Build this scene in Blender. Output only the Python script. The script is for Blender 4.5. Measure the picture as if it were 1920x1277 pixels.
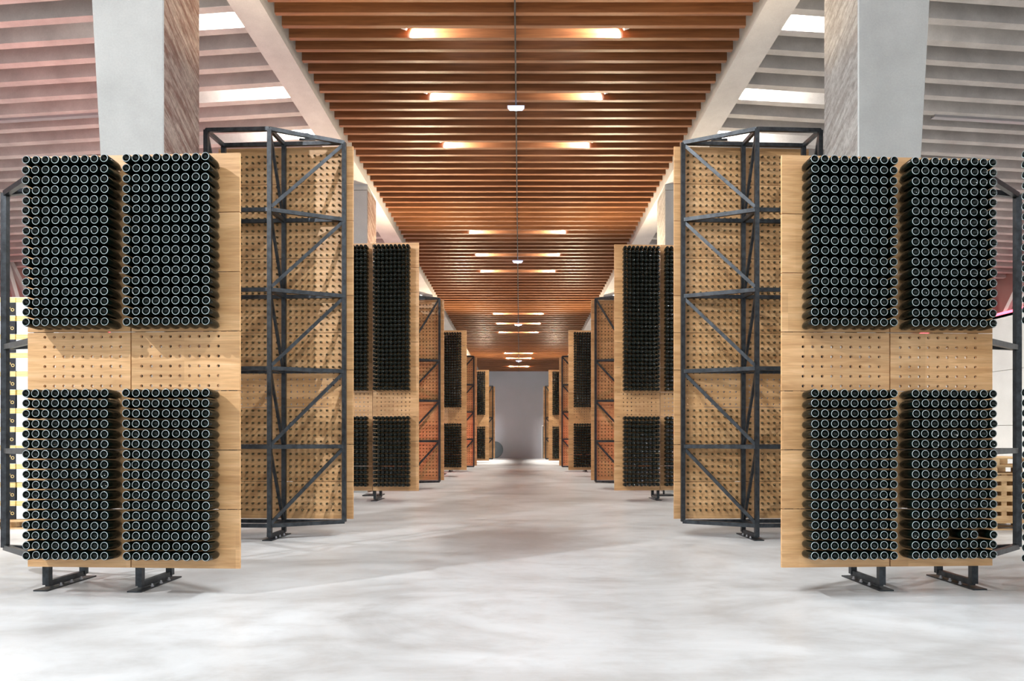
import bpy, math, random
import numpy as np
from mathutils import Vector, Matrix, Quaternion
random.seed(7)
rng = np.random.default_rng(7)
for o in list(bpy.data.objects):
    bpy.data.objects.remove(o)
COL = bpy.context.scene.collection
SC = bpy.context.scene

# ------------------------------------------------------------------ camera
EYE = 1.6
F = 1377.0                       # focal length in pixels of the 1920 wide frame
cd = bpy.data.cameras.new('camera')
cam = bpy.data.objects.new('camera', cd)
COL.objects.link(cam)
cam.location = (0, 0, EYE)
cam.rotation_euler = (math.pi/2, 0, 0)
cd.sensor_width = 36
cd.lens = 36*F/1920
cd.shift_x = -16/1920
cd.shift_y = 177.5/1920
cd.clip_start = 0.05
cd.clip_end = 300
SC.camera = cam

# ------------------------------------------------------------------ world and exposure
SC.view_settings.view_transform = 'Standard'
SC.view_settings.look = 'None'
SC.view_settings.gamma = 1
SC.view_settings.use_curve_mapping = False
SC.view_settings.exposure = 0.5
w = bpy.data.worlds.new('ambient_fill')  # even ambient fill added from the open end behind the camera
SC.world = w
w.use_nodes = True
w.node_tree.nodes['Background'].inputs[0].default_value = (0.93, 0.97, 1.0, 1)
w.node_tree.nodes['Background'].inputs[1].default_value = 0.95

# lamp powers (W), used by the lamp builders below
P_SLOT = 700      # spots between the wooden slats
P_SLOT0 = 1200    # the same, first bay
P_SIDE = 900      # spots between the concrete joists
P_UP = 900        # uplights on top of the racks
P_RED = 700
SLOT_COL = (1.0, 0.94, 0.87)

# ------------------------------------------------------------------ node helpers
def mat(name):
    m = bpy.data.materials.new(name)
    m.use_nodes = True
    return m, m.node_tree.nodes, m.node_tree.links, m.node_tree.nodes['Principled BSDF']

def plain(name, col, rough=0.5, metal=0.0, emit=None, estr=0):
    m, N, L, b = mat(name)
    b.inputs['Base Color'].default_value = (*col, 1)
    b.inputs['Roughness'].default_value = rough
    b.inputs['Metallic'].default_value = metal
    if emit:
        b.inputs['Emission Color'].default_value = (*emit, 1)
        b.inputs['Emission Strength'].default_value = estr
    return m

def coords(N, L, scale, kind='Object', rnd=False):
    tc = N.new('ShaderNodeTexCoord')
    mp = N.new('ShaderNodeMapping')
    mp.inputs['Scale'].default_value = scale
    L.new(tc.outputs[kind], mp.inputs['Vector'])
    if rnd:
        oi = N.new('ShaderNodeObjectInfo')
        mu = N.new('ShaderNodeMath'); mu.operation = 'MULTIPLY'; mu.inputs[1].default_value = 91.0
        L.new(oi.outputs['Random'], mu.inputs[0])
        L.new(mu.outputs[0], mp.inputs['Location'])
    return mp.outputs[0]

def noise(N, L, vec, scale, detail=4, rough=0.55, dist=0):
    n = N.new('ShaderNodeTexNoise')
    n.inputs['Scale'].default_value = scale
    n.inputs['Detail'].default_value = detail
    n.inputs['Roughness'].default_value = rough
    n.inputs['Distortion'].default_value = dist
    L.new(vec, n.inputs['Vector'])
    return n.outputs['Fac']

def ramp(N, L, fac, stops):
    r = N.new('ShaderNodeValToRGB')
    e = r.color_ramp.elements
    while len(e) < len(stops):
        e.new(0.5)
    for k, (p, c) in enumerate(stops):
        e[k].position = p
        e[k].color = (*c, 1)
    L.new(fac, r.inputs[0])
    return r.outputs[0]

def mix(N, L, a, b, fac, mode='MIX'):
    m = N.new('ShaderNodeMix')
    m.data_type = 'RGBA'; m.blend_type = mode
    for sock, v in ((m.inputs[6], a), (m.inputs[7], b)):
        if isinstance(v, tuple): sock.default_value = (*v, 1)
        else: L.new(v, sock)
    if isinstance(fac, (int, float)): m.inputs[0].default_value = fac
    else: L.new(fac, m.inputs[0])
    return m.outputs[2]

def bump(N, L, b, h, strength, dist=0.01):
    n = N.new('ShaderNodeBump')
    n.inputs['Strength'].default_value = strength
    n.inputs['Distance'].default_value = dist
    L.new(h, n.inputs['Height'])
    L.new(n.outputs[0], b.inputs['Normal'])

def wood(name, dark, mid, light, gs=(1.2, 14, 14), rough=0.5, band=None, rnd=True, seed=0):
    m, N, L, b = mat(name)
    v = coords(N, L, gs, rnd=rnd)
    n1 = noise(N, L, v, 1.6, 6, 0.6, 0.6)
    c = ramp(N, L, n1, [(0.28, dark), (0.5, mid), (0.74, light)])
    v2 = coords(N, L, (gs[0]*2, gs[1]*6, gs[2]*6), rnd=rnd)
    n2 = noise(N, L, v2, 2.0, 3)
    g = ramp(N, L, n2, [(0.3, (0.86, 0.84, 0.80)), (0.7, (1.06, 1.05, 1.04))])
    c = mix(N, L, c, g, 1.0, 'MULTIPLY')
    if band:
        # glued-up staves: each stave across the board has its own tone
        v3 = coords(N, L, (0.9, 1, 1/band), rnd=rnd)
        fl = N.new('ShaderNodeVectorMath'); fl.operation = 'FLOOR'
        L.new(v3, fl.inputs[0])
        wn = N.new('ShaderNodeTexWhiteNoise')
        L.new(fl.outputs[0], wn.inputs['Vector'])
        bb = ramp(N, L, wn.outputs['Value'], [(0.0, (0.84, 0.81, 0.76)), (1.0, (1.06, 1.06, 1.06))])
        c = mix(N, L, c, bb, 1.0, 'MULTIPLY')
    L.new(c, b.inputs['Base Color'])
    b.inputs['Roughness'].default_value = rough
    bump(N, L, b, n2, 0.15, 0.003)
    return m

M = {}
M['oak'] = wood('oak', (0.52, 0.285, 0.12), (0.68, 0.41, 0.195), (0.80, 0.53, 0.29), (0.9, 9, 9), 0.42, band=0.2)
M['slat'] = wood('slat_wood', (0.145, 0.053, 0.020), (0.215, 0.085, 0.032), (0.285, 0.120, 0.048), (0.5, 6, 9), 0.45, rnd=False)
M['pallet'] = wood('pallet_wood', (0.45, 0.27, 0.13), (0.62, 0.42, 0.22), (0.74, 0.54, 0.32), (2, 9, 9), 0.7)

def concrete(name, a, b_, rough=0.7, sc=0.9, tint=None):
    m, N, L, b = mat(name)
    v = coords(N, L, (1, 1, 1))
    n1 = noise(N, L, v, sc, 5, 0.6)
    c = ramp(N, L, n1, [(0.3, a), (0.7, b_)])
    n2 = noise(N, L, v, 40, 3)
    g = ramp(N, L, n2, [(0.25, (0.93, 0.93, 0.93)), (0.7, (1.03, 1.03, 1.03))])
    c = mix(N, L, c, g, 1.0, 'MULTIPLY')
    L.new(c, b.inputs['Base Color'])
    b.inputs['Roughness'].default_value = rough
    bump(N, L, b, n2, 0.12, 0.004)
    return m
M['column'] = concrete('column_concrete', (0.31, 0.315, 0.305), (0.40, 0.405, 0.395), sc=1.1)
M['concrete'] = concrete('cast_concrete', (0.50, 0.485, 0.47), (0.64, 0.625, 0.61))
M['joist'] = concrete('joist_concrete', (0.42, 0.40, 0.385), (0.60, 0.575, 0.55), sc=1.6)
M['beam'] = concrete('beam_concrete', (0.52, 0.50, 0.49), (0.66, 0.64, 0.62), sc=1.2)
M['wall'] = concrete('wall_concrete', (0.55, 0.55, 0.54), (0.68, 0.68, 0.67), sc=0.5)
M['soffit'] = concrete('slab_concrete', (0.16, 0.15, 0.145), (0.22, 0.21, 0.20))
M['farwall'] = concrete('end_wall_paint', (0.40, 0.42, 0.47), (0.46, 0.47, 0.53), 0.6, 0.35)
M['upper'] = plain('upper_wall_cladding', (0.30, 0.17, 0.15), 0.7)

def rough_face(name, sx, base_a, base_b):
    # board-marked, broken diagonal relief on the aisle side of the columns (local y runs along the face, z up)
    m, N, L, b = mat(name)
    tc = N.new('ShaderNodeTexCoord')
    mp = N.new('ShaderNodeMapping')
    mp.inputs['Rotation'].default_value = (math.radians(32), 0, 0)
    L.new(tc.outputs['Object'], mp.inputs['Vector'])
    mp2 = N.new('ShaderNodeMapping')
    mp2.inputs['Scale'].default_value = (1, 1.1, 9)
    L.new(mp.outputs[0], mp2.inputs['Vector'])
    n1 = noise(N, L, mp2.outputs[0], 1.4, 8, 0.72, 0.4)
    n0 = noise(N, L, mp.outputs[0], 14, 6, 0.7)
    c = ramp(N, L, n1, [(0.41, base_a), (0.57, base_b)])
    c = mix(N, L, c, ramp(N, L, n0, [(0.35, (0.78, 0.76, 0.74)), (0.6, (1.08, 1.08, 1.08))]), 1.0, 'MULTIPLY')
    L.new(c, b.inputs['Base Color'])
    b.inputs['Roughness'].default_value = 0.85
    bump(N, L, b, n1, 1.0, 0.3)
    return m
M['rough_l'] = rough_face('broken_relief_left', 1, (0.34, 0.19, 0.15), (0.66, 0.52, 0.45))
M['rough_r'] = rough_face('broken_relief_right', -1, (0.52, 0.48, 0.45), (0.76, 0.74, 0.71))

# polished floor
m, N, L, b = mat('polished_floor')
v = coords(N, L, (0.6, 0.9, 1))
n1 = noise(N, L, v, 0.55, 9, 0.62, 0.8)
c = ramp(N, L, n1, [(0.36, (0.43, 0.425, 0.42)), (0.5, (0.545, 0.552, 0.555)), (0.64, (0.63, 0.645, 0.655))])
v2 = coords(N, L, (1.0, 1.7, 1))
n2 = noise(N, L, v2, 1.5, 8, 0.7, 0.3)
c = mix(N, L, c, ramp(N, L, n2, [(0.34, (0.86, 0.845, 0.83)), (0.54, (1.02, 1.02, 1.02))]), 1.0, 'MULTIPLY')
L.new(c, b.inputs['Base Color'])
r = N.new('ShaderNodeMapRange')
r.inputs['To Min'].default_value = 0.22; r.inputs['To Max'].default_value = 0.5
L.new(n2, r.inputs['Value']); L.new(r.outputs[0], b.inputs['Roughness'])
b.inputs['Specular IOR Level'].default_value = 0.4
M['floor'] = m

# steel
m, N, L, b = mat('raw_steel')
v = coords(N, L, (6, 6, 6))
n1 = noise(N, L, v, 2.2, 4)
c = ramp(N, L, n1, [(0.3, (0.018, 0.021, 0.024)), (0.7, (0.055, 0.063, 0.072))])
L.new(c, b.inputs['Base Color'])
b.inputs['Metallic'].default_value = 0.55; b.inputs['Roughness'].default_value = 0.38
M['steel'] = m
# bottle glass seen as near black
m, N, L, b = mat('dark_bottle_glass')
b.inputs['Base Color'].default_value = (0.0025, 0.006, 0.0045, 1)
b.inputs['Roughness'].default_value = 0.12
b.inputs['Specular IOR Level'].default_value = 0.32
M['glass'] = m
M['heel_glint'] = plain('heel_glint_ring', (0.43, 0.50, 0.52), 0.16)  # pale ring on the bottle base: bright reflections put into the colour
M['cap'] = plain('crown_cap', (0.13, 0.105, 0.055), 0.28, 0.75)
M['lampbody'] = plain('lamp_housing', (0.75, 0.75, 0.76), 0.4, 0.2)
M['lampface'] = plain('lamp_face', (1, 1, 1), 0.4, 0, (1.0, 0.95, 0.9), 40)
M['emerg'] = plain('luminaire_housing', (0.7, 0.72, 0.76), 0.4, 0, (0.55, 0.65, 1.0), 0.7)
M['emergled'] = plain('luminaire_led', (0.9, 0.95, 1), 0.4, 0, (0.55, 0.72, 1.0), 9)
M['redtube'] = plain('red_tube', (1, 0.1, 0.1), 0.4, 0, (1.0, 0.06, 0.10), 6)
M['redlens'] = plain('red_lens', (0.8, 0.05, 0.05), 0.4, 0, (1.0, 0.06, 0.10), 1.2)
M['white'] = plain('white_paint', (0.78, 0.80, 0.80), 0.5)
M['darkgrey'] = plain('dark_grey_paint', (0.10, 0.13, 0.15), 0.55)
M['tray'] = plain('galvanised_tray', (0.42, 0.42, 0.44), 0.4, 0.7)
M['black'] = plain('black_card', (0.012, 0.014, 0.02), 0.5)
M['yellow'] = plain('yellow_print', (0.78, 0.52, 0.06), 0.5)
M['gold'] = plain('gold_print', (0.70, 0.52, 0.22), 0.45)
M['wrap'] = plain('white_card', (0.74, 0.78, 0.82), 0.35)

# ------------------------------------------------------------------ mesh helpers
class MB:
    def __init__(s):
        s.v = []; s.f = []; s.m = []
    def poly(s, pts, mi=0):
        i = len(s.v); s.v += [tuple(p) for p in pts]
        s.f.append(tuple(range(i, i+len(pts)))); s.m.append(mi)
    def hexa(s, p, mi=0):
        """p: 8 points, bottom ring 0-3 counter clockwise, top ring 4-7"""
        i = len(s.v); s.v += [tuple(q) for q in p]
        for f in ((3, 2, 1, 0), (4, 5, 6, 7), (0, 1, 5, 4), (1, 2, 6, 5), (2, 3, 7, 6), (3, 0, 4, 7)):
            s.f.append(tuple(i+k for k in f)); s.m.append(mi)
    def box(s, x0, x1, y0, y1, z0, z1, mi=0):
        s.hexa([(x0, y0, z0), (x1, y0, z0), (x1, y1, z0), (x0, y1, z0),
                (x0, y0, z1), (x1, y0, z1), (x1, y1, z1), (x0, y1, z1)], mi)
    def bar(s, p, q, a, b=None, mi=0):
        b = b or a
        p = Vector(p); q = Vector(q); d = (q-p).normalized()
        up = Vector((0, 0, 1)) if abs(d.z) < 0.9 else Vector((0, 1, 0))
        sx = d.cross(up).normalized()*a/2
        sy = sx.cross(d).normalized()*b/2
        s.hexa([p-sx-sy, p+sx-sy, p+sx+sy, p-sx+sy, q-sx-sy, q+sx-sy, q+sx+sy, q-sx+sy], mi)
    def lathe(s, prof, seg, origin=(0, 0, 0), axis=(0, 0, 1), mi=0):
        o = Vector(origin); ax = Vector(axis).normalized()
        e1 = ax.orthogonal().normalized(); e2 = ax.cross(e1)
        i0 = len(s.v)
        for r_, t in prof:
            for k in range(seg):
                a = 2*math.pi*k/seg
                s.v.append(tuple(o+ax*t+(e1*math.cos(a)+e2*math.sin(a))*max(r_, 1e-5)))
        for j in range(len(prof)-1):
            for k in range(seg):
                k2 = (k+1) % seg
                s.f.append((i0+j*seg+k, i0+j*seg+k2, i0+(j+1)*seg+k2, i0+(j+1)*seg+k)); s.m.append(mi)
    def mesh(s, name, mats, smooth=False):
        me = bpy.data.meshes.new(name)
        me.from_pydata(s.v, [], s.f)
        for mm in mats: me.materials.append(mm)
        if len(mats) > 1: me.polygons.foreach_set('material_index', s.m)
        if smooth: me.polygons.foreach_set('use_smooth', [True]*len(s.f))
        me.update()
        return me
    def build(s, name, mats, parent=None, loc=(0, 0, 0), smooth=False):
        if not isinstance(mats, (list, tuple)): mats = [mats]
        return link(name, s.mesh(name, mats, smooth), parent, loc)

def link(name, me, parent=None, loc=(0, 0, 0), rz=0):
    o = bpy.data.objects.new(name, me); COL.objects.link(o)
    o.location = loc; o.rotation_euler = (0, 0, rz)
    if parent: o.parent = parent
    return o

def tag(o, label=None, cat=None, group=None, kind=None):
    if label: o['label'] = label
    if cat: o['category'] = cat
    if group: o['group'] = group
    if kind: o['kind'] = kind
    return o

def struct(mb, name, mats, **k):
    return tag(mb.build(name, mats, **k), kind='structure')

# ------------------------------------------------------------------ the hall: sloping roof, tapering plan
SL = 0.101
H0 = 9.1
def cz(y): return EYE + H0 - SL*y             # underside of the wooden slats
def xl(y): return -(5.309 - 0.0521*y)         # aisle side of the left beam
def xr(y): return 5.017 - 0.0491*y            # aisle side of the right beam
HJ = 9.35
def jz(x, y): return EYE + HJ - SL*y - 0.02*abs(x)   # underside of the concrete joists
Y0, Y1 = -7.5, 51.0
XW = 17.6

b_ = MB(); b_.box(-XW-1.6, XW+1.6, -11, Y1+0.3, -0.2, 0)
struct(b_, 'floor', M['floor'])
b_ = MB(); b_.box(-XW-1.6, XW+1.6, Y1, Y1+0.3, 0, 9)
struct(b_, 'wall_back', M['farwall'])
# side walls: precast panels below with open joints, clad band above
for nm, s in (('wall_left', -1), ('wall_right', 1)):
    b_ = MB()
    y = Y0
    while y < Y1:
        y2 = min(y+3.2, Y1)
        for z0, z1 in ((0, 1.95), (1.965, 3.95), (3.965, 6.0)):
            xa, xb = sorted((s*XW, s*(XW+0.25)))
            b_.box(xa, xb, y+0.008, y2-0.008, z0, z1)
        y = y2
    xa, xb = sorted((s*(XW+0.22), s*(XW+0.3)))
    b_.box(xa, xb, Y0, Y1, 0, 6.0, 1)
    # set-back clad band up to the roof, following its slope
    x0 = s*(XW+1.2); x1 = s*(XW+1.4)
    xa, xb = sorted((x0, x1))
    zt0 = jz(XW, Y0)+0.5; zt1 = jz(XW, Y1)+0.5
    b_.hexa([(xa, Y0, 5.9), (xb, Y0, 5.9), (xb, Y1, 5.9), (xa, Y1, 5.9), (xa, Y0, zt0), (xb, Y0, zt0), (xb, Y1, zt1), (xa, Y1, zt1)], 1)
    xa, xb = sorted((s*XW, s*(XW+1.4)))
    b_.box(xa, xb, Y0, Y1, 5.9, 6.0, 0)
    struct(b_, nm, [M['wall'], M['upper']])
    # leaning white struts in the band
    b_ = MB()
    y = 8.0
    while y < 44:
        zt = jz(XW, y)
        if zt > 6.4:
            b_.bar((s*(XW+0.25), y, 6.0), (s*(XW+1.05), y+0.35, zt+0.1), 0.12, 0.22)
            b_.bar((s*(XW+0.25), y+0.9, 6.0), (s*(XW+1.05), y+0.55, zt+0.1), 0.12, 0.22)
        y += 2.6
    struct(b_, 'trim_%d' % (1 if s < 0 else 2), M['concrete'])

# roof slab above everything
b_ = MB()
for xa, xb in ((-XW-1.5, 0), (0, XW+1.5)):
    za = [EYE+HJ-SL*Y0-0.02*abs(q)+0.42 for q in (xa, xb)]
    zb = [EYE+HJ-SL*(Y1+0.3)-0.02*abs(q)+0.42 for q in (xa, xb)]
    b_.hexa([(xa, Y0, za[0]), (xb, Y0, za[1]), (xb, Y1+.3, zb[1]), (xa, Y1+.3, zb[0]),
             (xa, Y0, za[0]+.3), (xb, Y0, za[1]+.3), (xb, Y1+.3, zb[1]+.3), (xa, Y1+.3, zb[0]+.3)])
struct(b_, 'ceiling', M['soffit'])

# concrete joists left and right
TS = 0.07
for s, ph, edge in ((-1, 13.88, xl), (1, 13.98, xr)):
    b_ = MB()
    k = -34
    while True:
        yk = ph + 0.605*k; k += 1
        if yk > 47: break
        if yk < Y0+0.5: continue
        xa = abs(edge(yk))+0.45; xb = XW+1.3
        pts = []
        for dz in (0, 0.43):
            ring = []
            for (xx, dy) in ((xa, -0.17), (xb, -0.17), (xb, 0), (xa, 0)):
                yy = yk + TS*xx + dy
                ring.append((s*xx, yy, jz(xx, yy)+dz))
            if s < 0: ring = [ring[1], ring[0], ring[3], ring[2]]
            pts += ring
        b_.hexa(pts)
    struct(b_, 'ceiling', M['joist'])

# longitudinal beams
for i, (s, edge) in enumerate(((-1, xl), (1, xr))):
    b_ = MB()
    ya, yb = Y0, 48.7
    # panels of the beam with thin joints every 10.5 m
    pr = []
    for yy in (ya, yb):
        xi = edge(yy); xo = xi + s*0.58
        z = cz(yy)-0.07
        pr.append((xi, xo, z, yy))
    def ring(z_off):
        r_ = [(pr[0][0], pr[0][3], pr[0][2]+z_off), (pr[0][1], pr[0][3], pr[0][2]+z_off),
              (pr[1][1], pr[1][3], pr[1][2]+z_off), (pr[1][0], pr[1][3], pr[1][2]+z_off)]
        return r_ if s > 0 else [r_[1], r_[0], r_[3], r_[2]]
    b_.hexa(ring(0)+ring(0.72))
    struct(b_, 'trim_%d' % (3+i), M['beam'])

# wooden slat ceiling, in a left and a right field with a dark gap between
SLAT0 = 13.90
def slat_near(k): return SLAT0 - 0.09 + 0.3596*k
kmin = int((-7.0-SLAT0)/0.3596); kmax = int((48.6-SLAT0)/0.3596)
def aisle_x(y): return -0.10 - 0.0002*y
for side in (0, 1):
    b_ = MB()
    for k in range(kmin, kmax+1):
        ya = slat_near(k); yb = ya+0.088
        if side == 0: xa, xb = xl(ya)+0.10, aisle_x(ya)-0.016
        else: xa, xb = aisle_x(ya)+0.016, xr(ya)-0.10
        za, zb = cz(ya), cz(yb)
        b_.hexa([(xa, ya, za), (xb, ya, za), (xb, yb, zb), (xa, yb, zb),
                 (xa, ya, za+.24), (xb, ya, za+.24), (xb, yb, zb+.24), (xa, yb, zb+.24)])
    struct(b_, 'ceiling', M['slat'])
b_ = MB()  # black strip added inside the gap to stand for its shade
b_.hexa([(aisle_x(1)-.014, 1, cz(1)+.012), (aisle_x(1)+.014, 1, cz(1)+.012), (aisle_x(48.6)+.014, 48.6, cz(48.6)+.012), (aisle_x(48.6)-.014, 48.6, cz(48.6)+.012),
         (aisle_x(1)-.014, 1, cz(1)+.23), (aisle_x(1)+.014, 1, cz(1)+.23), (aisle_x(48.6)+.014, 48.6, cz(48.6)+.23), (aisle_x(48.6)-.014, 48.6, cz(48.6)+.23)])
struct(b_, 'trim_6', M['black'])
# hanging rails behind the slats
b_ = MB()
for fx in (-0.8, -0.45, 0.45, 0.8):
    b_.bar((fx*5.2, 1.2, cz(1.2)+.30), (fx*2.9, 48.5, cz(48.5)+.30), 0.05, 0.1)
struct(b_, 'trim_5', M['steel'])

# columns
COLY = [9.87, 20.4, 30.9, 41.4]
for s in (-1, 1):
    edge = xl if s < 0 else xr
    for i, y in enumerate(COLY):
        dy = 0.98 - 0.03*i
        ztop = cz(y) - 0.07 - (0.17 if i else 0.0)
        def ring2(z, off=0.0):
            wd = 0.55 + 0.055*z
            xi0, xi1 = edge(y)+s*0.004, edge(y+dy)+s*0.004
            c = 0.015
            r_ = [(xi0+s*c, y), (xi0, y+c), (xi1, y+dy), (xi1+s*wd, y+dy), (xi0+s*wd, y)]
            return [(px, py, z) for px, py in r_]
        b_ = MB(); n = 5
        cx, cy = edge(y), y
        lo = [(p[0]-cx, p[1]-cy, p[2]) for p in ring2(0)]
        hi = [(p[0]-cx, p[1]-cy, p[2]) for p in ring2(ztop)]
        for a in range(n):
            a2 = (a+1) % n
            mi = 1 if a == 1 else 0
            q = [lo[a], lo[a2], hi[a2], hi[a]]
            b_.poly(q if s < 0 else q[::-1], mi)
        b_.poly(hi); b_.poly(lo[::-1])
        if i:   # corbel under the beam
            wd = 0.55+0.055*ztop
            xa, xb = 0.0, s*(wd+0.05)
            z0 = ztop
            pts = [(xa, 0, z0+.012), (xb, 0, z0+.012), (xb, dy, z0+.012), (xa, dy, z0+.012),
                   (xa, 0, z0+.17), (xb, 0, z0+.17), (xb, dy, z0+.11), (xa, dy, z0+.11)]
            if s < 0: pts = [pts[j] for j in (1, 0, 3, 2, 5, 4, 7, 6)]
            b_.hexa(pts)
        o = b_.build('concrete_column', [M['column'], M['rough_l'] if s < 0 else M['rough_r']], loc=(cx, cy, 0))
        tag(o, kind='structure')

# far door on the end wall
b_ = MB()
dx = 1.52
b_.box(dx-0.05, dx+0.0, Y1-0.06, Y1, 0, 2.3)
b_.box(dx+1.0, dx+1.05, Y1-0.06, Y1, 0, 2.3)
b_.box(dx, dx+1.0, Y1-0.06, Y1, 2.22, 2.3)
door = struct(b_, 'door_1', M['white'])
b_ = MB(); b_.box(dx, dx+1.0, Y1-0.035, Y1-0.01, 0.01, 2.22)
b_.build('door_leaf', M['darkgrey'], door)
b_ = MB(); b_.bar((dx+.08, Y1-.08, 0.95), (dx+.2, Y1-.08, 0.95), .03)
b_.build('door_handle', M['white'], door)

# dark round plate by the end wall
b_ = MB()
b_.lathe([(0, 0), (0.56, 0), (0.575, 0.015), (0.575, 0.045), (0.56, 0.06), (0.2, 0.06), (0.19, 0.05), (0, 0.05)], 48, (0, 0, 0), (0, -1, 0))
o = b_.build('round_disc', M['darkgrey'], loc=(-1.78, Y1-0.08, 0.6))
tag(o, 'dark grey round disc standing on edge against the far grey wall', 'disc')

# ------------------------------------------------------------------ racks
P = 0.6
BWI, BWO, BH, BT = 1.122, 1.082, 0.592, 0.03
HP = 0.0995
def board_mesh(rows, name, BW):
    """oak board, local x from the middle seam to the outer end, y thickness, z up from its lower edge; 9 holes a row"""
    mb = MB()
    R = 0.0155; S = 16
    x0 = 0.105 - HP/2; x1 = x0 + 9*HP
    zr = [0.05+0.1*r_ - 0.004 for r_ in range(6)]
    t = BT/2
    def rect(xa, xb, za, zb):
        if xb-xa < 1e-6 or zb-za < 1e-6: return
        mb.poly([(xa, -t, za), (xb, -t, za), (xb, -t, zb), (xa, -t, zb)])
        mb.poly([(xa, t, za), (xa, t, zb), (xb, t, zb), (xb, t, za)])
    zl = zr[rows[0]]-0.05; zh = zr[rows[-1]]+0.05
    zl = max(zl, 0); zh = min(zh, BH)
    rect(0, x0, 0, BH); rect(x1, BW, 0, BH); rect(x0, x1, 0, zl); rect(x0, x1, zh, BH)
    for r_ in rows:
        for c in range(9):
            cx = 0.105+HP*c; cz_ = zr[r_]
            za = max(cz_-0.05, zl); zb = min(cz_+0.05, zh)
            xa = cx-HP/2; xb = cx+HP/2
            ang = [2*math.pi*(k+0.5)/S for k in range(S)]
            ri = [(cx+R*math.cos(a), cz_+R*math.sin(a)) for a in ang]
            ro = []
            for a in ang:
                dx_, dz_ = math.cos(a), math.sin(a)
                kx = ((xb-cx)/dx_ if dx_ > 0 else (xa-cx)/dx_) if abs(dx_) > 1e-9 else 9
                kz = ((zb-cz_)/dz_ if dz_ > 0 else (za-cz_)/dz_) if abs(dz_) > 1e-9 else 9
                kk = min(kx, kz); ro.append((cx+dx_*kk, cz_+dz_*kk))
            for k in range(S):
                k2 = (k+1) % S
                cor = None
                a0, a1 = ang[k], ang[k]+2*math.pi/S
                # add the square's corner where it falls between two rays
                for (qx, qz) in ((xa, za), (xb, za), (xb, zb), (xa, zb)):
                    qa = math.atan2(qz-cz_, qx-cx) % (2*math.pi)
                    if a0 < qa < a1 or a0 < qa+2*math.pi < a1: cor = (qx, qz)
                pf = [ri[k], ro[k]] + ([cor] if cor else []) + [ro[k2], ri[k2]]
                mb.poly([(p[0], -t, p[1]) for p in pf])
                mb.poly([(p[0], t, p[1]) for p in pf[::-1]])
                mb.poly([(ri[k][0], -t, ri[k][1]), (ri[k2][0], -t, ri[k2][1]), (ri[k2][0], t, ri[k2][1]), (ri[k][0], t, ri[k][1])])
    # edges
    mb.poly([(0, -t, 0), (0, t, 0), (BW, t, 0), (BW, -t, 0)])
    mb.poly([(0, -t, BH), (BW, -t, BH), (BW, t, BH), (0, t, BH)])
    mb.poly([(0, -t, 0), (0, -t, BH), (0, t, BH), (0, t, 0)])
    mb.poly([(BW, -t, 0), (BW, t, 0), (BW, t, BH), (BW, -t, BH)])
    return mb.mesh(name, [M['oak']])
B_FULL, B_TOP, B_BOT = [[board_mesh(rr, nm, ww) for ww in (BWI, BWO)] for rr, nm in
    ((list(range(6)), 'oak_board'), (list(range(5)), 'oak_board_top'), (list(range(1, 6)), 'oak_board_bottom'))]
ZB = 0.25

BOT = []          # every bottle: (rack id, pos of hole on board front face, direction, column, row, block)
ANG = math.radians(3.0)
ORD = ['', 'first', 'second', 'third', 'fourth', 'fifth', 'sixth', 'seventh', 'eighth', 'ninth', 'tenth', 'eleventh',
       'twelfth', 'thirteenth', 'fourteenth', 'fifteenth', 'sixteenth', 'seventeenth']

def foot(mb, T, u, va, vb):
    mb.bar(T(u, va-0.03, 0.055), T(u, vb+0.03, 0.055), 0.06, 0.06)

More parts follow.
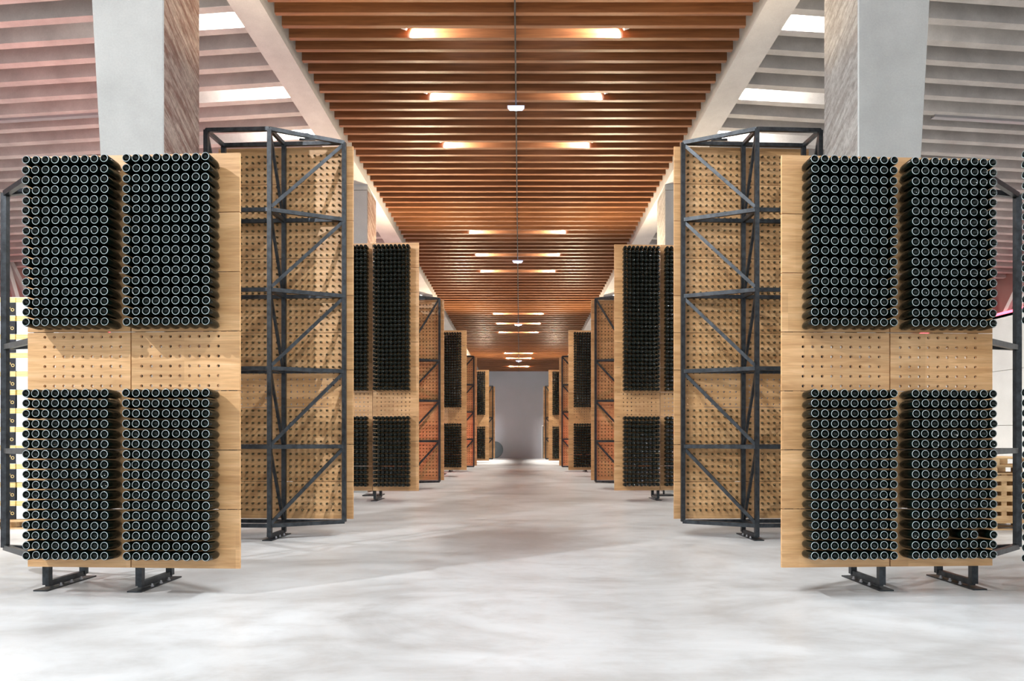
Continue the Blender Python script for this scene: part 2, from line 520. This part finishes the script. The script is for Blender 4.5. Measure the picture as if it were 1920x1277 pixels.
def rack(rid, X, Y, s, front, nb, label, extra=False, ang=ANG, missing=(), skip_above=False):
    """X, Y: aisle end of the board plane. s: -1 left, +1 right. front: bottles towards the camera. nb: board rows"""
    c, sn = math.cos(ang), math.sin(ang)
    U = Vector((s*c, sn, 0)); V = Vector((-s*sn, c, 0))
    if not front: V = -V
    root = bpy.data.objects.new('bottle_rack', None); COL.objects.link(root)
    root.location = (X, Y, 0)
    tag(root, label, 'wine rack', 'steel framed oak bottle racks along the aisle')
    def T(u, v_, z): return U*u + V*v_ + Vector((0, 0, z))
    seam = 1.128
    for r_ in range(nb):
        me = B_TOP if r_ == nb-1 else (B_BOT if r_ == 0 else B_FULL)
        for sd in (-1, 1):
            d = U*sd
            p = T(seam+sd*0.006, BT/2, ZB + r_*P + 0.004)
            link('oak_board', me[0 if sd < 0 else 1], root, p, math.atan2(d.y, d.x))
    # bottles and holes
    empty = 3
    for half in (-1, 1):
        for cidx in range(9):
            u = seam + half*(0.006+0.105+HP*cidx)
            for r_ in range(nb):
                if r_ == empty: continue
                for k in range(6):
                    if r_ == nb-1 and k == 5: continue
                    if r_ == 0 and k == 0: continue
                    z = ZB + r_*P + 0.004 + 0.05+0.1*k-0.004
                    colA = (9-cidx) if half < 0 else (10+cidx)      # column counted from the aisle
                    if r_ > empty: row = (nb-1-r_)*6 + (6-k) - 1; blk = 'upper'
                    else: row = (2-r_)*6 + (6-k); blk = 'lower'
                    if (colA, row, blk) in missing: continue
                    pos = root.location + T(u, 0, z)
                    BOT.append((rid, pos, V.copy(), colA, row, blk, s))
    # steel frame
    ztop = ZB + nb*P + (-0.05 if front else 0.02)
    lev = {10: [0.22, 1.42, 2.62, 3.82, 5.04], 9: [0.22, 1.42, 2.62, 3.82], 8: [0.22, 1.42, 2.62, 3.82], 7: [0.22, 1.42, 2.62]}[nb] + [ztop]
    if front: lev[0] = 0.30
    v0, v1 = 0.115, 0.70
    posts = [(0.12, v0, lev[0]), (1.10, v0, 0.05), (2.09, v0, 0.05), (1.10, v1, 0.05), (2.09, v1, 0.05)]
    if extra: posts.append((3.20, 0.95, lev[0]))
    pw = 0.065
    for (u, v_, zb) in posts:
        mb = MB(); mb.bar(T(u, v_, zb), T(u, v_, ztop), pw); mb.build('frame_post', M['steel'], root)
    rw = 0.05
    for z in lev:
        mb = MB()
        runs = [((0.12, v0), (2.09, v0)), ((1.10, v1), (2.09, v1)), ((0.12, v0), (1.10, v1)), ((1.10, v0), (1.10, v1)), ((2.09, v0), (2.09, v1))]
        if extra: runs += [((2.09, v1), (3.20, 0.95)), ((2.09, v0), (3.20, 0.95))]
        for a, b2 in runs:
            mb.bar(T(a[0], a[1], z), T(b2[0], b2[1], z), rw, 0.06)
        mb.build('rail', M['steel'], root)
    for za, zb in zip(lev[:-1], lev[1:]):
        mb = MB(); mb.bar(T(1.08, v1, za+0.04), T(0.15, v0, zb-0.04), 0.045, 0.05); mb.build('brace', M['steel'], root)
        for u in (1.10, 2.09):
            mb = MB(); mb.bar(T(u, v0+0.04, za+0.04), T(u, v1-0.02, zb-0.04), 0.04, 0.045); mb.build('brace', M['steel'], root)
    for u in (1.10, 2.09):
        mb = MB()
        mb.bar(T(u, v0, 0.06), T(u, v1, 0.06), 0.05, 0.06)
        a = T(u, (v0+v1)/2, 0.008); dd = V*0.40; e = U*0.075
        q = [a-e-dd, a+e-dd, a+e+dd, a-e+dd]
        q = [Vector((p.x, p.y, 0.0)) for p in q] + [Vector((p.x, p.y, 0.014)) for p in q]
        mb.hexa(q)
        ft = mb.build('foot', M['steel'], root)
        mb = MB()
        for vv in (0.25, 0.42, 0.58):
            for uu in (-0.052, 0.052):
                p = T(u+uu, vv, 0.014)
                mb.lathe([(0, 0.03), (0.011, 0.03), (0.012, 0.022), (0.012, 0.012), (0.02, 0.012), (0.02, 0)], 8, p, (0, 0, 1))
        mb.build('anchor_bolt', M['tray'], ft)
    # steel tabs holding the boards to the frame
    return root, T

RK = [
 (1, -2.83, 7.40, -1, True, 7), (1, 2.655, 7.46, 1, True, 7),
 (2, -2.69, 11.84, -1, False, 10), (2, 2.47, 11.85, 1, False, 10),
 (3, -2.455, 17.72, -1, True, 10), (3, 2.285, 17.88, 1, True, 10),
 (4, -2.29, 22.0, -1, False, 9), (4, 2.11, 22.0, 1, False, 9),
 (5, -2.08, 28.35, -1, True, 9), (5, 1.85, 28.35, 1, True, 9),
 (6, -1.935, 32.5, -1, False, 8), (6, 1.71, 32.5, 1, False, 8),
 (7, -1.67, 38.8, -1, True, 8), (7, 1.485, 38.8, 1, True, 8),
 (8, -1.50, 43.0, -1, False, 7), (8, 1.34, 43.0, 1, False, 7)]
WHICH = {1: 'nearest rack', 2: 'second rack back', 3: 'third rack back', 4: 'fourth rack back',
         5: 'fifth rack back', 6: 'sixth rack back', 7: 'seventh rack back', 8: 'farthest rack'}
TOPS = []
for (n, X, Y, s, fr, nb) in RK:
    side = 'left' if s < 0 else 'right'
    look = 'oak bottle rack showing bottle bases' if fr else 'oak bottle rack showing its steel truss back'
    lab = '%s, %s, %s of the aisle' % (look, WHICH[n], side)
    miss = ((14, 15, 'lower'), (17, 15, 'lower')) if (n == 1 and s > 0) else ()
    root, T = rack('%d%s' % (n, side), X, Y, s, fr, nb, lab, extra=(n == 1), missing=miss)
    TOPS.append((n, s, root, T, ZB+nb*P))

# neighbouring rack whose first bottle column enters at the right edge
c30 = math.radians(-72)
U = Vector((math.cos(c30), math.sin(c30), 0)); V = Vector((-math.sin(c30), math.cos(c30), 0))
root = bpy.data.objects.new('bottle_rack', None); COL.objects.link(root)
root.location = (5.105, 7.21, 0)
tag(root, 'oak bottle rack cut by the right edge, only one bottle column showing', 'wine rack', 'steel framed oak bottle racks along the aisle')
for r_ in range(7):
    me = B_TOP if r_ == 6 else (B_BOT if r_ == 0 else B_FULL)
    link('oak_board', me[0], root, V*(BT/2) + Vector((0, 0, ZB+r_*P+0.004)) - U*0.055, math.atan2(U.y, U.x))
mb = MB(); mb.bar(U*0.5+V*0.1, U*0.5+V*0.1+Vector((0, 0, 4.47)), 0.065); mb.build('frame_post', M['steel'], root)
mb = MB(); mb.bar(U*0.5+V*0.7, U*0.5+V*0.7+Vector((0, 0, 4.47)), 0.065); mb.build('frame_post', M['steel'], root)
for z in (0.22, 1.42, 2.62, 4.47):
    mb = MB(); mb.bar(U*0.5+V*0.1+Vector((0, 0, z)), U*0.5+V*0.7+Vector((0, 0, z)), 0.05); mb.bar(U*0.05+V*0.08+Vector((0, 0, z)), U*0.9+V*0.08+Vector((0, 0, z)), 0.05)
    mb.build('rail', M['steel'], root)
for cidx in range(9):
    for r_ in range(7):
        if r_ == 3: continue
        for k in range(6):
            if (r_ == 6 and k == 5) or (r_ == 0 and k == 0): continue
            z = ZB+r_*P+0.05+0.1*k
            BOT.append(('edge', root.location + U*(0.05+HP*cidx) + Vector((0, 0, z)), V.copy(), 30+cidx, 0, '', 1))

# ------------------------------------------------------------------ bottles
PROF = [(0.0, 0.030), (0.016, 0.028), (0.026, 0.015), (0.0310, 0.004), (0.0342, 0.0006), (0.0356, 0.0), (0.0388, 0.0022), (0.0428, 0.013),
        (0.0430, 0.165), (0.0422, 0.190), (0.038, 0.214), (0.029, 0.238), (0.0185, 0.258), (0.0140, 0.275), (0.0128, 0.305),
        (0.0175, 0.307), (0.0175, 0.335), (0.013, 0.345), (0.0, 0.348)]
CAPROW = 14       # profile segments from here on are the crown cap
PROFF = [(0.0, 0.02), (0.034, 0.002), (0.037, 0.0), (0.0428, 0.012), (0.0428, 0.180), (0.035, 0.222), (0.0150, 0.270),
         (0.0128, 0.305), (0.0175, 0.307), (0.0155, 0.345), (0.0, 0.347)]
CAPF = 7
BASE = -0.270     # base plane in front of the board face
def bottle_arrays(prof, seg, caprow, heel_glint):
    pts = []
    for r_, t in prof:
        for k in range(seg):
            a = 2*math.pi*k/seg
            pts.append((max(r_, 1e-4)*math.cos(a), t+BASE, max(r_, 1e-4)*math.sin(a)))   # local y = axis
    fs = []; mi = []
    for j in range(len(prof)-1):
        for k in range(seg):
            k2 = (k+1) % seg
            fs.append((j*seg+k, j*seg+k2, (j+1)*seg+k2, (j+1)*seg+k)); mi.append(1 if j >= caprow else (2 if j in heel_glint else 0))
    return np.array(pts), np.array(fs), np.array(mi)
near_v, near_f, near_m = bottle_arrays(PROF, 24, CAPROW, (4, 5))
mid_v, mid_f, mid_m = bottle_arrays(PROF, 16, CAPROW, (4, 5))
far_v, far_f, far_m = bottle_arrays(PROFF, 10, CAPF, ())

def np_mesh(name, V_, F_, MI, mats):
    me = bpy.data.meshes.new(name)
    me.vertices.add(len(V_)); me.vertices.foreach_set('co', V_.astype(np.float32).ravel())
    me.loops.add(F_.size); me.loops.foreach_set('vertex_index', F_.astype(np.int32).ravel())
    me.polygons.add(len(F_))
    me.polygons.foreach_set('loop_start', np.arange(0, F_.size, 4, dtype=np.int32))
    me.polygons.foreach_set('loop_total', np.full(len(F_), 4, dtype=np.int32))
    for mm in mats: me.materials.append(mm)
    me.polygons.foreach_set('material_index', MI.astype(np.int32))
    me.polygons.foreach_set('use_smooth', np.ones(len(F_), dtype=bool))
    me.update(calc_edges=True); me.validate()
    return me
bottle_me = np_mesh('wine_bottle', near_v, near_f, near_m, [M['glass'], M['cap'], M['heel_glint']])

def pose(d):
    """rotation matrix taking local y to the bottle axis, with a little play in the hole"""
    base = Vector((d.x, d.y, d.z))
    yaw = math.atan2(-base.x, base.y) + random.gauss(0, 0.005)
    pit = -0.05 + random.gauss(0, 0.006)
    return Matrix.Rotation(yaw, 3, 'Z') @ Matrix.Rotation(pit, 3, 'X') @ Matrix.Rotation(random.uniform(0, 6.28), 3, 'Y')
cand = [b for b in BOT if b[0] in ('1left', '1right')]
cand.sort(key=lambda b: (b[3], abs(b[1].z-EYE)))
single = cand[:300]
ids = set(id(b) for b in single)
first = True
for bt in single:
    rid, pos, d, ca, row, blk, s = bt
    o = bpy.data.objects.new('wine_bottle', bottle_me) if first else o0.copy()
    if first: o0 = o; first = False
    COL.objects.link(o)
    R3 = pose(d)
    sl = random.gauss(0, 0.003)
    o.matrix_world = Matrix.Translation(pos+d*sl) @ R3.to_4x4()
    o['label'] = 'dark glass bottle in nearest %s rack, %s block, %s row down, %s column from aisle' % ('left' if s < 0 else 'right', blk, ORD[row], ORD[ca])
    o['category'] = 'bottle'
    o['group'] = 'wine bottles held in the oak racks'
vs = []; fs = []; ms = []; off = 0
for bt in BOT:
    if id(bt) in ids: continue
    rid, pos, d = bt[:3]
    if rid[0] in '12e': v_, f_, m_ = mid_v, mid_f, mid_m
    else: v_, f_, m_ = far_v, far_f, far_m
    R3 = np.array(pose(d)); p = np.array(pos+d*random.gauss(0, 0.003))
    vs.append(v_ @ R3.T + p); fs.append(f_+off); ms.append(m_); off += len(v_)
me = np_mesh('wine_bottle_rows', np.concatenate(vs), np.concatenate(fs), np.concatenate(ms), [M['glass'], M['cap'], M['heel_glint']])
o = link('wine_bottle', me)
tag(o, 'all the other dark bottles filling the rows of the oak racks', 'bottle', 'wine bottles held in the oak racks', 'stuff')

# ------------------------------------------------------------------ lamps
def aim(o, d):
    o.rotation_euler = Vector(d).to_track_quat('-Z', 'Y').to_euler()
def spotlamp(name, loc, d, label, group, power, angle, col, lens='lampface', blend=0.25, radius=0.05, size=1.0, cat='spotlight', rad_body=0.06):
    """a short can spotlight with its own light just in front of the glass"""
    root = bpy.data.objects.new(name, None); COL.objects.link(root); root.location = loc
    tag(root, label, cat, group)
    d = Vector(d).normalized()
    mb = MB()
    r_ = rad_body
    mb.lathe([(0.0, -0.12), (r_*0.8, -0.12), (r_, -0.10), (r_, 0.0), (r_*0.86, 0.0), (r_*0.84, -0.015)], 16, (0, 0, 0), d)
    mb.build('lamp_housing', M['lampbody'], root, smooth=False)
    mb = MB(); mb.lathe([(r_*0.84, -0.012), (0.0, -0.012)], 16, (0, 0, 0), d)
    mb.build('lamp_lens', M[lens], root)
    ld = bpy.data.lights.new(name, 'SPOT')
    ld.energy = power; ld.color = col; ld.spot_size = math.radians(angle); ld.spot_blend = blend
    ld.shadow_soft_size = radius
    lo = bpy.data.objects.new('bulb', ld); COL.objects.link(lo); lo.parent = root
    lo.location = d*0.012
    aim(lo, d)
    return root

slots = []   # (y, half width, bay)
for y, hw, bay in ((-5.9, 2.85, -1), (-3.9, 2.8, -1), (-1.8, 2.7, -1), (4.2, 2.3, 0), (6.3, 2.25, 0), (8.4, 2.15, 0),  # bay behind the camera: unseen lamps added to fill the rack fronts
                   (14.03, 1.95, 1), (16.23, 1.83, 1), (18.35, 1.75, 1),
                   (24.24, 1.51, 2), (26.3, 1.43, 2), (28.35, 1.35, 2),
                   (34.2, 1.09, 3), (36.0, 1.0, 3), (37.9, 0.94, 3),
                   (43.0, 0.75, 4), (44.5, 0.68, 4), (47.0, 0.55, 4)):
    slots.append((y, hw, bay))
BAY = ['added fill bay behind the camera', 'bay nearest the camera', 'first bay in view', 'second bay in view', 'third bay in view', 'farthest bay']
seq = ['first', 'second', 'third']
for i, (y, hw, bay) in enumerate(slots):
    k = round((y-slat_near(0))/0.3596)
    yy = slat_near(k)-0.125
    for s in (-1, 1):
        x = aisle_x(yy) + s*(hw+0.12)
        z = cz(yy)+0.12
        pw = {-1: 1500, 0: P_SLOT0, 4: P_SLOT*2.2}.get(bay, P_SLOT)
        spotlamp('slat_spotlight', (x, yy, z), (-s*1.0, 0.0, -0.36),
                 'small %s spotlight between ceiling slats, %s pair of the %s' % ('left' if s < 0 else 'right', seq[i % 3], BAY[bay+1]),
                 'spotlights recessed between the wooden slats', pw, 128, SLOT_COL if bay > 0 else (0.92, 0.97, 1.0), blend=0.3, radius=0.04 if bay > 0 else 0.1)
# spots between the concrete joists beside the beams
for i, (y, hw, bay) in enumerate(slots):
    if bay in (4, -1): continue
    for s in (-1, 1):
        edge = xl if s < 0 else xr
        x = edge(y)+s*0.66
        ph = 13.88 if s < 0 else 13.98
        yk = ph+0.605*round((y-ph)/0.605) + TS*abs(x) - 0.17 - 0.16
        spotlamp('joist_spotlight', (x, yk, jz(x, yk)+0.12), (s*1.0, 0.06, -0.5),
                 'small spotlight beside the %s concrete beam, %s of the %s' % ('left' if s < 0 else 'right', seq[i % 3], BAY[bay+1]),
                 'spotlights between the concrete joists', P_SIDE*(1.5 if (bay == 0 and s < 0) else (0.6 if bay == 0 else 1)), 125, (1.0, 0.96, 0.9), blend=0.3, radius=0.05)
for (x, y, tx, ty, tz, pw, nm) in ((-11.5, 0.8, -0.5, 11.6, 3.0, 4200, 'left'), (11.0, 0.8, 4.0, 11.0, 3.0, 400, 'right')):
    k = round((y-13.9-TS*abs(x))/0.605); ph = 13.88 if x < 0 else 13.98
    yk = ph+0.605*k+TS*abs(x)-0.33
    zz = jz(x, yk)-0.10
    r0 = spotlamp('track_spotlight', (x, yk, zz), (tx-x, ty-yk, tz-zz), 'larger track spotlight hanging under the joists, far %s of the nearest racks' % nm,
             'track spotlights', pw, 72, (0.97, 0.98, 1.0), blend=0.4, radius=0.05, rad_body=0.08)
    mb = MB(); mb.bar((0, 0, 0.07), (0, 0, 0.55), 0.03); mb.build('hanger', M['steel'], r0)
# uplights standing on the racks
for (n, s, root, T, zt) in TOPS:
    side = 'left' if s < 0 else 'right'
    if n % 2 == 0:
        p = root.location + T(0.62, 0.40, 0); p.z = zt+0.075
        spotlamp('rack_uplight', p, (0.15*-s, -0.35, 1), 'small uplight on top of the %s on the %s' % (WHICH[n], side),
                 'uplights on top of the racks', P_UP*{2: 0.4, 4: 1, 6: 0.8, 8: 0.5}[n], 150, (1.0, 0.80, 0.55), blend=0.6, radius=0.04, rad_body=0.035)
        mb = MB(); mb.bar(p+Vector((0, 0, -0.09)), p+Vector((0, 0, -0.12)), 0.25, 0.03)
        mb.v = [tuple(Vector(q)-p) for q in mb.v]
        mb.build('stem', M['steel'], bpy.data.objects[-1] if False else [o for o in COL.objects if o.name.startswith('rack_uplight') and (o.location-p).length < 1e-4][0])

# emergency luminaires along the seam
for i, (y, ypx) in enumerate(((16.6, 199), (26.9, 490), (36.1, 608), (44.9, 675))):
    root = bpy.data.objects.new('ceiling_luminaire', None); COL.objects.link(root)
    root.location = (aisle_x(y), y, cz(y)-0.10)
    tag(root, 'small blue-white box luminaire under the ceiling seam, %s from the camera' % ['nearest', 'second', 'third', 'farthest'][i], 'luminaire', 'luminaires under the ceiling seam')
    mb = MB()
    mb.hexa([(-.14, -.05, .03), (.14, -.05, .03), (.14, .05, .03), (-.14, .05, .03), (-.19, -.08, .095), (.19, -.08, .095), (.19, .08, .095), (-.19, .08, .095)])
    mb.build('housing', M['emerg'], root)
    mb = MB(); mb.box(-.035, .035, -.06, .0, .012, 0.03); mb.build('led', M['emergled'], root)

# red light: tubes along both side walls and a floodlight low on the left
for s in (-1, 1):
    mb = MB()
    mb.lathe([(0, 0), (0.05, 0), (0.05, 26), (0, 26)], 10, (0, 0, 0), (0, 1, 0))
    o = mb.build('light_tube', M['redtube'], loc=(s*(XW+0.12), 14, 6.08))
    tag(o, 'long red glowing light tube on the %s side wall ledge' % ('left' if s < 0 else 'right'), 'light tube', 'red light tubes on the wall ledges')
for (x, y, z, d, pw, lab) in ((-9.8, 13.5, 4.4, (-0.05, 0.35, 1), P_RED*0.6, 'red floodlight on a stand behind the stacked cartons'),
                         (-3.9, 19.5, 1.3, (0.25, 1, 0.25), 65, 'red floodlight on a stand behind the third rack on the left'),
                         (3.8, 19.5, 1.3, (-0.25, 1, 0.25), 50, 'red floodlight on a stand behind the third rack on the right'),
                         (-3.3, 30.1, 1.3, (0.2, 1, 0.25), 110, 'red floodlight on a stand behind the fifth rack on the left'),
                         (3.2, 30.1, 1.3, (-0.2, 1, 0.25), 90, 'red floodlight on a stand behind the fifth rack on the right'),
                         (-9.5, 24.0, 3.0, (0.5, -0.1, 1.0), P_RED, 'red floodlight on a stand far left between the columns')):
    r0 = spotlamp('red_floodlight', (x, y, z), d, lab, 'red floodlights beside the racks', pw, 140, (1.0, 0.16, 0.12), lens='redlens', blend=0.7, radius=0.15, rad_body=0.1)
    mb = MB(); mb.bar((0, 0, -z+0.02), (0, 0, -0.08), 0.04); mb.box(-.25, .25, -.25, .25, -z, -z+0.03)
    mb.build('stand', M['steel'], r0)

# ------------------------------------------------------------------ cable trays under the joists
for s, yk in ((-1, 13.88+0.605*4), (1, 13.98+0.605*4)):
    mb = MB()
    xa, xb = 9.6, 16.0
    pa = Vector((0, 0, 0)); pb = Vector((s*(xb-xa), TS*(xb-xa), -(0.02+SL*TS)*(xb-xa)))
    mb.bar(pa, pb, 0.14, 0.02)
    e = Vector((0, 0.07, 0.02))
    mb.bar(pa+e, pb+e, 0.01, 0.05); mb.bar(pa+Vector((0, -0.07, 0.02)), pb+Vector((0, -0.07, 0.02)), 0.01, 0.05)
    x0 = s*xa; y0 = yk+TS*xa+0.03
    o = mb.build('cable_tray', M['tray'], loc=(x0, y0, jz(xa, y0)-0.035))
    tag(o, 'thin metal cable tray under a concrete joist, %s of the columns' % ('left' if s < 0 else 'right'), 'cable tray', 'cable trays under the joists')

# ------------------------------------------------------------------ cartons at the left edge
def carton_mesh():
    mb = MB()
    w_, d_, h_ = 0.47, 0.40, 0.318
    mb.box(0, w_, 0, d_, 0, h_, 0)
    e = 0.003
    mb.box(0.30, w_+e, -e, 0.10, 0.0, h_*0.70, 1)      # black corner panel with the name on it
    for k in range(4):                                  # yellow stripes round the top of the box
        z = h_*0.72+k*0.022
        mb.box(-e, w_+e, -e, d_*0.6, z, z+0.013, 2)
    mb.box(0.05, 0.16, -e, 0.0, 0.06, 0.15, 3)
    return mb.mesh('carton', [M['wrap'], M['black'], M['yellow'], M['white']]), w_, h_
cm, cw, ch = carton_mesh()
def text_mesh(s, size, m):
    cu = bpy.data.curves.new('lettering', 'FONT'); cu.body = s; cu.size = size; cu.extrude = 0.001
    ob = bpy.data.objects.new('t', cu); COL.objects.link(ob)
    dg = bpy.context.evaluated_depsgraph_get()
    me = bpy.data.meshes.new_from_object(ob.evaluated_get(dg))
    bpy.data.objects.remove(ob)
    me.materials.clear(); me.materials.append(m)
    return me
tm = text_mesh('Po', 0.12, M['gold'])
CY = 12.7
for col_, x0 in enumerate((-9.21, -8.72)):
    for lvl in range(12):
        z = 0.15+lvl*0.320
        o = bpy.data.objects.new('carton', cm); COL.objects.link(o)
        o.location = (x0+random.uniform(-.008, .008), CY+random.uniform(-.01, .01), z)
        lab = 'white carton with black corner and yellow stripes, %s up in the %s stack at left' % (ORD[lvl+1], 'outer' if col_ == 0 else 'inner')
        tag(o, lab, 'carton', 'stacked cartons at the left edge')
        t = link('lettering', tm, o, (0.33, -0.006, 0.07)); t.rotation_euler = (math.pi/2, 0, 0)
mb = MB()
for k in range(5): mb.box(-0.02, 1.02, k*0.2, k*0.2+0.1, 0.12, 0.142)
for k in range(3): mb.box(k*0.45, k*0.45+0.1, 0, 0.9, 0.02, 0.12)
for k in range(3): mb.box(-0.02, 1.02, k*0.4, k*0.4+0.1, 0.0, 0.02)
o = mb.build('pallet', M['pallet'], loc=(-9.24, CY-0.2, 0)); tag(o, 'wooden pallet under the stacked white cartons', 'pallet', 'wooden pallets')

# ------------------------------------------------------------------ pallets and crate at the right edge
def pallet(loc, label, L_=1.6, D_=1.0):
    root = bpy.data.objects.new('pallet', None); COL.objects.link(root); root.location = loc
    tag(root, label, 'pallet', 'wooden pallets')
    for k in range(6):
        mb = MB(); y = k*(D_-0.12)/5; mb.box(0, L_, y, y+0.12, 0.118, 0.14); mb.build('deck_board', M['pallet'], root)
    for k in range(3):
        mb = MB(); y = k*(D_-0.1)/2
        for q in range(3):
            mb = MB(); mb.box(q*(L_-0.14)/2, q*(L_-0.14)/2+0.14, y, y+0.1, 0.02, 0.118)
            mb.build('block', M['pallet'], root)
        mb = MB(); mb.box(0, L_, y, y+0.1, 0, 0.02); mb.build('runner', M['pallet'], root)
    return root
px, py = 7.15, 12.35
pallet((px, py, 0), 'wooden pallet on the floor under the slatted crate at right')
root = bpy.data.objects.new('slatted_crate', None); COL.objects.link(root); root.location = (px+0.03, py+0.03, 0.14)
tag(root, 'pale wooden crate with rows of square openings beside the right front rack', 'crate')
mb = MB()
Wc, Hc = 1.5, 0.80
for z in (0.0, 0.17, 0.34, 0.51, 0.68): mb.box(0, Wc, 0, 0.02, z, z+0.10)
mb.build('front_side', M['pallet'], root)
mb = MB()
for k in range(7): mb.box(k*0.235, k*0.235+0.09, 0.02, 0.05, 0, Hc)
mb.build('upright', M['pallet'], root)
mb = MB(); mb.box(0, Wc, 0.90, 0.92, 0, Hc); mb.build('rear_side', M['pallet'], root)
mb = MB(); mb.box(0, 0.02, 0.05, 0.9, 0, Hc); mb.build('end_side', M['pallet'], root)
mb = MB(); mb.box(Wc-0.02, Wc, 0.05, 0.9, 0, Hc); mb.build('end_side', M['pallet'], root)
for k in range(2):
    pallet((px+random.uniform(-.03, .03), py+random.uniform(-.02, .02), 0.94+k*0.142), ['lower', 'upper'][k]+' of two flat wooden pallets lying on the slatted crate')
